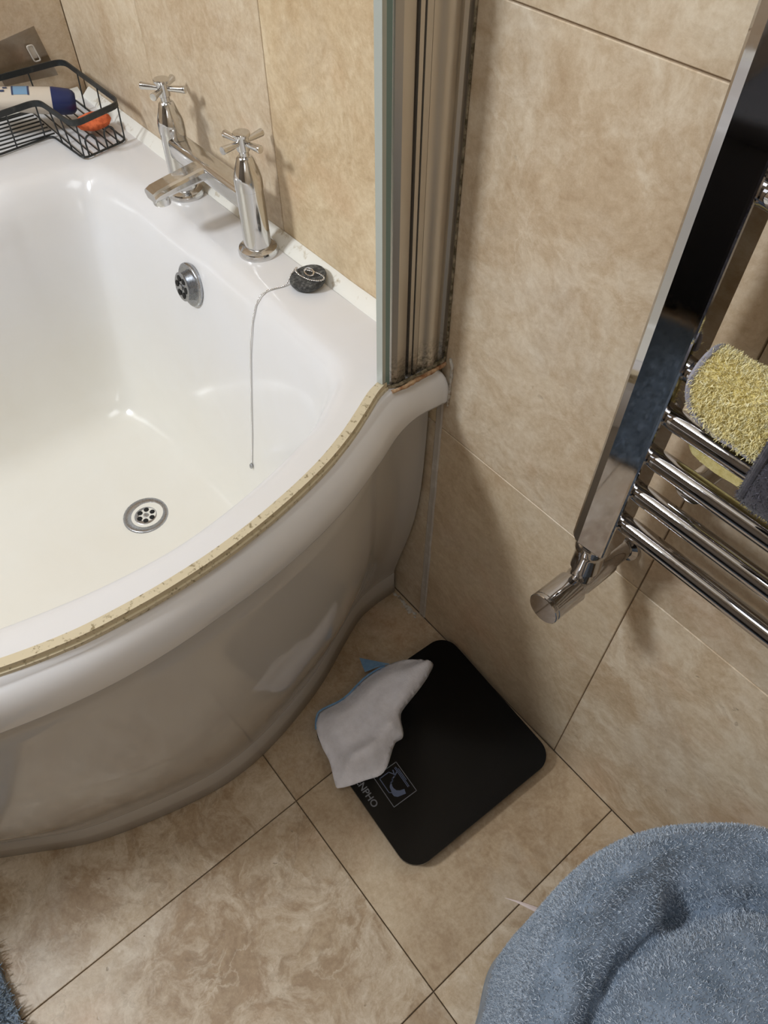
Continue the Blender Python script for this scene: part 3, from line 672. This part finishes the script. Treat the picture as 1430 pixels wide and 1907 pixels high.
# valve under the left upright
vx = -.1695
vl = empty('radiator_valve', (vx, -.06, .5)); tag(vl, 'chrome round radiator valve under the left upright of towel radiator', 'radiator valve')
bm = bmesh.new(); add_rev(bm, (vx, -.070, .5765), (0, 0, -1), [(0, .0150), (.002, .0162), (.010, .0162), (.013, .0152), (.018, .0140), (.040, .0140), (.044, .0110), (.060, .0110)], 28); bm_obj('tail_nut', bm, M_CHROME_RAD, vl, ang=30)
vax = Vector((0, -1, .03)); vz = .510
bm = bmesh.new(); add_rev(bm, (vx, -.0004, vz - .002), vax, [(0, .0170), (.004, .0170), (.006, .0118), (.030, .0118), (.032, .0140), (.040, .0145), (.072, .0145), (.074, .0135), (.082, .0135)], 32); bm_obj('valve_body', bm, M_CHROME_RAD, vl, ang=30)
bm = bmesh.new(); add_rev(bm, Vector((vx, -.0004, vz - .002)) + vax * .080, vax, [(0, .0150), (.0015, .0162), (.036, .0160), (.0365, .0154), (.0375, .0154), (.038, .0162), (.0405, .0162), (.0412, .0155), (.0413, 0)], 36); bm_obj('valve_cap', bm, M_CHROME_RAD, vl, ang=30)

# ------------------------------------------------------------------ fibre blades over a mesh
def pile(name, src, mat, parent, count, length, width, comb=(0, 0, 0), jitter=.5, facing=None, curl=.3, seed=1, region=None):
    me = src.data; me.calc_loop_triangles(); nv = len(me.vertices)
    co = np.empty(nv*3); me.vertices.foreach_get('co', co); co = co.reshape(-1, 3)
    tri = np.empty(len(me.loop_triangles)*3, int); me.loop_triangles.foreach_get('vertices', tri); tri = tri.reshape(-1, 3)
    vn = np.empty(nv*3); me.vertices.foreach_get('normal', vn); vn = vn.reshape(-1, 3)
    g = np.random.default_rng(seed); a, b, c = co[tri[:, 0]], co[tri[:, 1]], co[tri[:, 2]]
    if region is not None:
        keep = region((a + b + c) / 3, (vn[tri[:, 0]] + vn[tri[:, 1]] + vn[tri[:, 2]]) / 3); tri = tri[keep]; a, b, c = a[keep], b[keep], c[keep]
    ar = np.linalg.norm(np.cross(b - a, c - a), axis=1); pick = g.choice(len(tri), count, p=ar / ar.sum())
    u = g.random(count); v = g.random(count); fl = u + v > 1; u[fl] = 1 - u[fl]; v[fl] = 1 - v[fl]; w = 1 - u - v
    P_ = a[pick]*w[:, None] + b[pick]*u[:, None] + c[pick]*v[:, None]
    Nn_ = vn[tri[pick, 0]]*w[:, None] + vn[tri[pick, 1]]*u[:, None] + vn[tri[pick, 2]]*v[:, None]; Nn_ /= np.linalg.norm(Nn_, axis=1)[:, None] + 1e-9
    D = Nn_ + g.normal(0, jitter, (count, 3)) + np.array(comb); D /= np.linalg.norm(D, axis=1)[:, None]
    back = (D * Nn_).sum(1) < .15; D[back] += Nn_[back] * .5; D /= np.linalg.norm(D, axis=1)[:, None]
    sd = np.cross(D, g.normal(0, 1, (count, 3))); sd /= np.linalg.norm(sd, axis=1)[:, None] + 1e-9
    bend = g.normal(0, curl, (count, 3)); Ln = length * g.uniform(.6, 1.25, (count, 1)); Wd = width * g.uniform(.7, 1.3, (count, 1))
    mid = P_ + D*Ln*.55; D2 = D + bend; D2 /= np.linalg.norm(D2, axis=1)[:, None]; tip = mid + D2*Ln*.5
    V_ = np.stack([P_ - sd*Wd, P_ + sd*Wd, mid + sd*Wd*.9, mid - sd*Wd*.9, tip + sd*Wd*.35, tip - sd*Wd*.35], 1).reshape(-1, 3)
    base = np.arange(count)[:, None] * 6; F_ = np.concatenate([base + np.array([[0, 1, 2, 3]]), base + np.array([[3, 2, 4, 5]])], 1).reshape(-1, 4)
    m2 = bpy.data.meshes.new(name); m2.vertices.add(len(V_)); m2.vertices.foreach_set('co', V_.ravel())
    m2.loops.add(F_.size); m2.loops.foreach_set('vertex_index', F_.ravel().astype(np.int32)); m2.polygons.add(len(F_))
    m2.polygons.foreach_set('loop_start', np.arange(0, F_.size, 4, dtype=np.int32)); m2.update(calc_edges=True); m2.validate()
    o = link_mesh(name, m2, mat, None, True); o.parent = parent; o.location = src.location if src.parent == parent else (0, 0, 0)
    o['kind'] = 'stuff'; return o

# yellow fluffy pad over the fourth and fifth rail
pad = empty('fluffy_cleaning_pad', (-.09, -.08, .78)); tag(pad, 'yellow fluffy pad with grey binding draped over rails of the towel radiator', 'cleaning pad')
def pad_sheet(x0, x1, path, thick, corner_r, name, mat):
    # path: list of (y, z) polyline for the drape; the free end at the start has rounded corners
    pa = [np.array(p) for p in catmull(path, 8)]; L = np.r_[0, np.cumsum([np.linalg.norm(b - a) for a, b in zip(pa, pa[1:])])]
    nu = 26; V_ = []; F_ = []
    for i, (p, s) in enumerate(zip(pa, L)):
        r = corner_r; ins = r - math.sqrt(max(r*r - (r - min(s, r))**2, 0)) if s < r else 0
        se = L[-1] - s; ins = max(ins, (r*.6 - math.sqrt(max((r*.6)**2 - (r*.6 - min(se, r*.6))**2, 0))) if se < r*.6 else 0)
        for k in range(nu + 1):
            x = x0 + ins + (x1 - x0 - ins) * k / nu; bl = .0012 * noise.noise((x*60, s*60, 2)); V_.append((x, p[0] + bl, p[1] + bl))
    for i in range(len(pa) - 1):
        for k in range(nu): F_.append((i*(nu+1) + k, i*(nu+1) + k + 1, (i+1)*(nu+1) + k + 1, (i+1)*(nu+1) + k))
    return V_, F_, pa
padpath = [(-.0860, .7640), (-.0880, .768), (-.0890, .777), (-.0880, .788), (-.0845, .7985), (-.0740, .8040), (-.0620, .8010), (-.0560, .790), (-.0545, .770), (-.0530, .745), (-.0530, .722), (-.0530, .704)]
V_, F_, pa = pad_sheet(-.1420, -.020, padpath, .006, .030, 'pad', M_YELLOW)
pb = mesh_obj('pad_body', V_, F_, M_YELLOW, pad)
bm = bmesh.new(); bm.from_mesh(pb.data); bmesh.ops.recalc_face_normals(bm, faces=bm.faces)
if sum(f.normal.y for f in bm.faces if f.calc_center_median().y + pad.location.y*0 < 10 and f.calc_center_median().z > -9 and True and f.calc_center_median().y < -.085) > 0: bmesh.ops.reverse_faces(bm, faces=bm.faces)
bm.to_mesh(pb.data); bm.free()
pile('pad_tufts', pb, M_YPILE, pad, 26000, .0045, .00030, (0, 0, -.1), .34, curl=.5, seed=3)
nu = 26
edge = [V_[i*(nu+1)] for i in range(len(pa)-1, -1, -1)] + [V_[k] for k in range(0, nu + 1)]
bm = bmesh.new(); add_tube(bm, edge[30:], .0034, 8, sx=1.0, sz=.7); o = bm_obj('binding', bm, M_GREYBIND, pad); o['label'] = 'grey stitched binding round the pad edge'

# charcoal towel folded over the rails
dk = empty('charcoal_towel', (.02, -.1, .85)); tag(dk, 'dark charcoal towel hanging over the towel radiator right of yellow pad', 'towel')
bm = bmesh.new(); nx, nz = 22, 30; G_ = []
def dsec(s):      # closed cross section in (y,z), folded over rail at .985
    pts = [(-.098, .757), (-.110, .753), (-.1165, .761), (-.117, .80), (-.113, .90), (-.104, .985), (-.088, 1.008), (-.066, 1.010), (-.054, .995), (-.050, .96), (-.048, .90), (-.0515, .899), (-.056, .955), (-.0600, .985), (-.070, .9935), (-.082, .985), (-.090, .95), (-.094, .85), (-.094, .77)]
    return pts
cs = catmull(dsec(0), 4, True); n_c = len(cs)
for i in range(nx + 1):
    t = i / nx; row = []
    for k, (y, z) in enumerate(cs):
        x = -.078 + (.250) * t
        inset = .0
        x += .020 * max(0, (.80 - z)) / .05 * 0 
        e_ = .0035 * math.sin(t*14 + z*22) + .0025 * noise.noise((t*6, z*14, 1)); sh = 1.0
        if i == 0: sh = .75; 
        yc = -.1055 if z < .98 and y < -.08 else y
        row.append(bm.verts.new((x + .0014*(z - .75)*10*0 + (.003 if i == 0 else 0)*0, yc + (y - yc)*sh + e_*.6*(1 if y < -.08 else 0), z + .004*noise.noise((t*5, 3, 0)))))
    G_.append(row)
for a, b in zip(G_, G_[1:]):
    for k in range(n_c): bm.faces.new((a[k], a[(k+1) % n_c], b[(k+1) % n_c], b[k]))
bm.faces.new(G_[0]); bm.faces.new(G_[-1]); tw = bm_obj('towel_fabric', bm, M_CHARCOAL, dk, ang=80)
bm = bmesh.new(); 
for f_, yy in ((0, -.1185),): add_tube(bm, [(-.0745, -.1165, .762), (-.0742, -.1185, .80), (-.0742, -.1160, .88), (-.074, -.110, .95)], .0022, 8)
bm_obj('hem_fold', bm, M_CHARCOAL, dk)
M_CHARPILE = blade_mat('charcoal_pile', srgb(44, 43, 50), srgb(70, 68, 78), srgb(104, 102, 112))
pile('towel_pile', tw, M_CHARPILE, dk, 26000, .0022, .00025, (0, 0, -.3), .5, curl=.4, seed=6, region=lambda c, n: (c[:, 0] + dk.location.x*0 < .06))

# ------------------------------------------------------------------ bathroom scale with cloth
rs = math.radians(-3.0)
scx, scy = -.2625, -.1440
sc = empty('bathroom_scale', (scx, scy, 0)); tag(sc, 'black glass bathroom scale on floor tiles under a white cloth', 'bathroom scale')
def srot(x, y): c, s = math.cos(rs), math.sin(rs); return (scx + x*c - y*s, scy + x*s + y*c)
bm = bmesh.new(); add_prism(bm, rrect(scx, scy, .256, .268, .030, 10, rs), .0185, .0245, .0009); bm_obj('glass_plate', bm, M_SCALEGLASS, sc, ang=40)
bm = bmesh.new(); add_prism(bm, rrect(scx, scy, .225, .236, .028, 8, rs), .010, .0183, .001); bm_obj('underbody', bm, M_SCALEPLASTIC, sc)
for sx in (-1, 1):
    for sy in (-1, 1):
        p = srot(sx*.088, sy*.094); bm = bmesh.new(); add_rev(bm, (p[0], p[1], .0005), (0, 0, 1), [(0, .017), (.002, .019), (.0095, .019)], 24); bm_obj('foot', bm, M_GROOVE, sc)
def font_mesh(name, text, size, x, y, z, rot, mat, parent, ext=.00008, off_=0):
    cu = bpy.data.curves.new(name, 'FONT'); cu.body = text; cu.size = size; cu.extrude = ext; cu.offset = off_; cu.space_character = 1.0
    to = bpy.data.objects.new(name, cu); COL.objects.link(to); bpy.context.view_layer.update()
    me = bpy.data.meshes.new_from_object(to.evaluated_get(bpy.context.evaluated_depsgraph_get())); bpy.data.objects.remove(to)
    mt = Matrix.Translation((x, y, z)) @ Matrix.Rotation(rot, 4, 'Z'); me.transform(mt)
    return link_mesh(name, me, mat, parent, False)
# local display coordinates: u to the right, v away from the bather
du = Vector((.052, -.0038)).normalized(); dv = Vector((-du.y, du.x)); d0 = Vector((-.2745, -.2435))
def dpt(u, v, z=.0247): p = d0 + du*u + dv*v; return (p.x, p.y, z)
drot = math.atan2(du.y, du.x)
tx = d0 + du * (-.0195) + dv * (-.0250)
font_mesh('brand_lettering', 'RENPHO', .0138, tx.x, tx.y, .0247, drot, M_PRINT, sc, off_=.0002)['label'] = 'grey lettering along the near edge'
def line2(bm, pts, w=.0006, z=.0246):
    for a, b in zip(pts, pts[1:]):
        a = Vector(a); b = Vector(b); t = (b - a).normalized(); n_ = Vector((-t.y, t.x)) * w; q = []
        for c in (a - t*w - n_, b + t*w - n_, b + t*w + n_, a - t*w + n_): q.append(c)
        lo = [bm.verts.new(dpt(c.x, c.y, z)) for c in q]; hi = [bm.verts.new(dpt(c.x, c.y, z + .00012)) for c in q]
        bm.faces.new(hi); bm.faces.new(lo); [bm.faces.new((lo[k], lo[(k+1) % 4], hi[(k+1) % 4], hi[k])) for k in range(4)]
bm = bmesh.new(); line2(bm, [(0, 0), (.0505, 0), (.0505, .040), (0, .040), (0, 0)], .0005); bm_obj('display_frame', bm, M_PRINT, sc, False)
bm = bmesh.new(); line2(bm, [(.012, .0265), (.006, .0225), (.006, .006), (.030, .006), (.033, .010)], .0006); line2(bm, [(.011, .0345), (.0155, .0265), (.0075, .0290)], .0008)
line2(bm, [(.0155, .0265), (.0165, .0215), (.0195, .0195), (.0205, .0155), (.0240, .0145)], .0009)
q = [(.022, .0165), (.0255, .0150), (.0290, .0150), (.0335, .0165), (.0365, .0205), (.0385, .0270), (.0450, .0250), (.0435, .0185), (.0420, .0125), (.0385, .0090), (.0345, .0085), (.0290, .0100), (.0245, .0110), (.0215, .0135)]
lo = [bm.verts.new(dpt(u, v, .02462)) for u, v in q]; hi = [bm.verts.new(dpt(u, v, .02474)) for u, v in q]
f_ = bm.faces.new(hi); [bm.faces.new((lo[k], lo[(k+1) % len(q)], hi[(k+1) % len(q)], hi[k])) for k in range(len(q))]; bmesh.ops.triangulate(bm, faces=[f_])
bm_obj('foot_symbol', bm, M_PRINTBLUE, sc, False)
bm = bmesh.new()
for v0, u0, u1 in ((.0350, .006, .040), (.0330, .006, .040), (.0370, .010, .030)):
    u = u0
    while u < u1: line2(bm, [(u, v0), (u + .0022, v0)], .00055); u += .0034
bm_obj('caption_print', bm, M_PRINTBLUE, sc, False)

cl = empty('cleaning_cloth', (-.35, -.18, .025)); tag(cl, 'crumpled white microfibre cloth with blue edging lying over the black scale', 'cloth')
outl = [(-.4045, -.2495), (-.4060, -.2380), (-.3995, -.2030), (-.4060, -.1480), (-.3945, -.0980), (-.3570, -.0575), (-.3460, -.0725), (-.3360, -.1040), (-.3260, -.1470), (-.3175, -.1570), (-.2940, -.1720), (-.2940, -.1880), (-.2710, -.2280), (-.2790, -.2555), (-.2950, -.2930), (-.3040, -.2920), (-.3340, -.2795), (-.3560, -.2755), (-.3855, -.2655)]
oc = [tuple(p) for p in catmull(outl, 5, True)]
OA = np.array(oc)
def inside(p):
    x, y = p; c = False; n = len(oc)
    for i in range(n):
        x1, y1 = oc[i]; x2, y2 = oc[(i+1) % n]
        if (y1 > y) != (y2 > y) and x < (x2 - x1)*(y - y1)/(y2 - y1) + x1: c = not c
    return c
pts2 = list(oc); st = .0045
for ix, x in enumerate(np.arange(-.42, -.26, st)):
    for y in np.arange(-.30, -.05, st):
        p = (x + (ix % 2)*.0, y + (ix % 2)*st/2)
        if inside(p) and np.min(np.linalg.norm(OA - np.array(p), axis=1)) > st*.6: pts2.append(p)
n_o = len(oc)
vv, ee, ff, _, _, _ = delaunay_2d_cdt([Vector(p) for p in pts2], [(i, (i+1) % n_o) for i in range(n_o)], [], 1, 1e-6)
ridge = [np.array(p) for p in ((-.352, -.066), (-.349, -.105), (-.330, -.150), (-.312, -.178), (-.300, -.21), (-.305, -.25))]
def segd(p, a, b): t = np.clip(np.dot(p - a, b - a) / np.dot(b - a, b - a), 0, 1); return np.linalg.norm(p - a - t*(b - a))
CV = []
for v in vv:
    p = np.array((v.x, v.y)); de = np.min(np.linalg.norm(OA - p, axis=1)); dr = min(segd(p, a, b) for a, b in zip(ridge, ridge[1:]))
    base = .0262
    lx = -.3895
    if p[0] < lx: base -= min(.010, (lx - p[0]) * .5)
    h = base + .020*smooth(de/.032) + .016*math.exp(-(dr/.013)**2) * smooth(de/.006) + .0035*noise.noise((p[0]*28, p[1]*22, 4)) * smooth(de/.01)
    CV.append((p[0], p[1], h))
clo = mesh_obj('cloth_fabric', CV, [tuple(f) for f in ff], M_CLOTH, cl)
bm = bmesh.new(); bm.from_mesh(clo.data); bmesh.ops.recalc_face_normals(bm, faces=bm.faces)
if sum(f.normal.z for f in bm.faces) < 0: bmesh.ops.reverse_faces(bm, faces=bm.faces)
bm.to_mesh(clo.data); bm.free()
md = clo.modifiers.new('solid', 'SOLIDIFY'); md.thickness = .0022; md.offset = 0
M_CLOTHPILE = blade_mat('cloth_pile', srgb(226, 224, 232), srgb(242, 240, 246), srgb(252, 251, 255))
pile('cloth_nap', clo, M_CLOTHPILE, cl, 14000, .0016, .00022, (0, 0, 0), .5, seed=8)
rb = [i for i, p in enumerate(oc) if p[0] < -.372 or (p[1] < -.262 and p[0] < -.372)]
ordr = [CV[i] for i in range(n_o)]
k0 = next(i for i, p in enumerate(oc) if abs(p[0] + .3855) < .002 and abs(p[1] + .2655) < .002)
sel = [ordr[(k0 + k) % n_o] for k in range(0, 24)]
sel = [(p[0] - .0006, p[1] - .0006, max(p[2], .0235)) for p in sel]
bm = bmesh.new(); add_tube(bm, sel, .0016, 6); bm_obj('edging', bm, M_CLOTHBLUE, cl)['label'] = 'blue overlocked edging'
bm = bmesh.new(); T3 = [(-.441, -.1395, .0195), (-.398, -.112, .0300), (-.413, -.150, .0270), (-.405, -.132, .0335)]
a_ = [bm.verts.new(p) for p in T3]; b_ = [bm.verts.new((p[0], p[1], p[2] - .0018)) for p in T3]
for tri_ in ((0, 2, 3), (0, 3, 1)): bm.faces.new([a_[k] for k in tri_]); bm.faces.new([b_[k] for k in tri_])
for i, j in ((0, 2), (2, 3), (3, 1), (1, 0)): bm.faces.new((a_[i], a_[j], b_[j], b_[i]))
bm_obj('turned_corner', bm, M_CLOTHBLUE, cl)['label'] = 'blue underside of a turned up corner'

# ------------------------------------------------------------------ blue grey towel heap (lower right), bath mat, paper sliver
bt = empty('blue_grey_bath_towel', (.2, -.25, 0)); tag(bt, 'thick blue grey bath towel heaped in folds on the floor beside the scale', 'towel')
plan = [(-.002, -.300), (-.018, -.250), (-.017, -.205), (-.004, -.160), (.020, -.122), (.052, -.090), (.095, -.068), (.16, -.055), (.25, -.052), (.34, -.075), (.40, -.14), (.42, -.24), (.40, -.34), (.33, -.42), (.22, -.455), (.12, -.445), (.055, -.405), (.026, -.350)]
pc = np.array(catmull(plan, 10, True)); pc[:, 0] = np.where(pc[:, 0] < .2, .2 - (.2 - pc[:, 0])*.925, pc[:, 0]); pc[:, 1] = np.where(pc[:, 1] > -.25, -.25 + (pc[:, 1] + .25)*.985, pc[:, 1]); ctr = np.array((.20, -.25)); Np = len(pc)
crease = [np.array(p) for p in ((.20, -.115), (.107, -.151), (.080, -.190), (.071, -.224), (.066, -.263), (.069, -.291), (.080, -.330), (.10, -.38))]
hol = np.array((.071, -.196))
rows = []; V_ = []
prof_t = [(1.0, .003), (.99, .05), (1.0, .15), (1.0, .25), (1.005, .34), (1.0, .375), (.985, .400), (.955, .422), (.91, .438), (.86, .447)] + [(.86 - .86*k/22, None) for k in range(1, 23)]
for ri, (s, z) in enumerate(prof_t):
    for i, p in enumerate(pc):
        q = ctr + (p - ctr) * s; ang = 2*math.pi*i/Np
        if z is None: zz = .447 + .012 * (1 - s/.86)
        else:
            zz = z; w = .003 * math.sin(ang*9) * (1 - smooth((z - .2)/.2)); dr_ = (p - ctr) / np.linalg.norm(p - ctr); q = q + dr_ * w
        # top folds
        tw_ = smooth((zz - .36)/.06)
        if tw_ > 0:
            best = 9; side = 0
            for a, b in zip(crease, crease[1:]):
                d = segd(q, a, b)
                if d < best: best = d; side = (b[0]-a[0])*(q[1]-a[1]) - (b[1]-a[1])*(q[0]-a[0])
            inner = side > 0
            if inner: dz = .020 * smooth(best/.018) + .008*smooth(best/.05)
            else: dz = -.010 + .008 * smooth(best/.030) + .026*math.exp(-((best - .052)/.013)**2)
            dz -= .030 * math.exp(-(best/.008)**2)
            dz -= .045 * math.exp(-(np.linalg.norm(q - hol)/.016)**2)
            dz += .004 * noise.noise((q[0]*22, q[1]*22, 0))
            zz += dz * tw_
        V_.append((q[0], q[1], zz))
F_ = []
for r in range(len(prof_t) - 1):
    for i in range(Np):
        j = (i + 1) % Np; F_.append((r*Np + i, r*Np + j, (r+1)*Np + j, (r+1)*Np + i))
tw2 = mesh_obj('towel_fabric', V_, F_, M_BLUETOWEL, bt)
bm = bmesh.new(); bm.from_mesh(tw2.data); bmesh.ops.remove_doubles(bm, verts=bm.verts, dist=1e-5); bmesh.ops.recalc_face_normals(bm, faces=bm.faces); bm.to_mesh(tw2.data); bm.free()
def vis(c, n):
    return (c[:, 2] > .30) & (c[:, 0] < .24) & (c[:, 1] > -.40)
tl = pile('towel_pile', tw2, M_BLUEPILE, bt, 170000, .0030, .00024, (-.1, .1, .1), .5, curl=.6, seed=12, region=lambda c, n: (c[:, 2] > .10) & (c[:, 0] < .24) & (c[:, 1] < -.04))
# mat
mt_ = empty('bath_mat', (-.3, -.95, 0)); tag(mt_, 'shaggy blue grey bath mat on the floor at the lower left corner', 'bath mat')
bm = bmesh.new(); add_prism(bm, rrect(-.145, -1.005, .74, .48, .03, 6, -.02), .001, .010, .003)
mb = bm_obj('mat_base', bm, M_BLUETOWEL, mt_)
bm = bmesh.new(); bm.from_mesh(mb.data)
bm.free()
pile('mat_pile', mb, M_MATPILE, mt_, 40000, .011, .0009, (0, .1, .3), .5, curl=.6, seed=20, region=lambda c, n: n[:, 2] > .2)
# added bench behind the mat (unseen, gives the chrome a dark reflection)
be = empty('reflection_prop', (-.1, -1.47, 0)); tag(be, 'unseen low charcoal bench behind bath mat, mirrored in the chrome upright', 'prop')
M_PROP = plain('charcoal_fabric', srgb(40, 39, 42), .8)
bm = bmesh.new(); add_box(bm, (-.52, -1.72, .03), (.42, -1.27, .42), .012); bm_obj('body', bm, M_PROP, be)
bm = bmesh.new(); add_box(bm, (-.53, -1.73, .4205), (.43, -1.26, .47), .016, 3); bm_obj('lid', bm, M_PROP, be)
for x in (-.48, .38):
    for y in (-1.68, -1.31):
        bm = bmesh.new(); add_rev(bm, (x, y, .0005), (0, 0, 1), [(0, .016), (.029, .020)], 16); bm_obj('foot', bm, M_GROOVE, be)
# paper sliver
bm = bmesh.new(); P0 = [(-.0435, -.2025, .0012), (-.030, -.1935, .0030), (-.018, -.1870, .0040), (-.006, -.1800, .0030)]; Wp = [.0002, .0012, .0022, .0030]
A_ = [];
for p, w in zip(P0, Wp): A_.append([bm.verts.new((p[0] + w*.5, p[1] - w, p[2])), bm.verts.new((p[0], p[1], p[2] + .0012*w/.003)), bm.verts.new((p[0] - w*.5, p[1] + w, p[2])), bm.verts.new((p[0], p[1], p[2] - .0006))])
for a, b in zip(A_, A_[1:]):
    for k in range(4): bm.faces.new((a[k], a[(k+1) % 4], b[(k+1) % 4], b[k]))
bm.faces.new(A_[0]); bm.faces.new(A_[-1]); tag(bm_obj('paper_sliver', bm, M_PAPER), 'thin pointed pinkish white paper sliver sticking out from under the blue towel', 'paper')
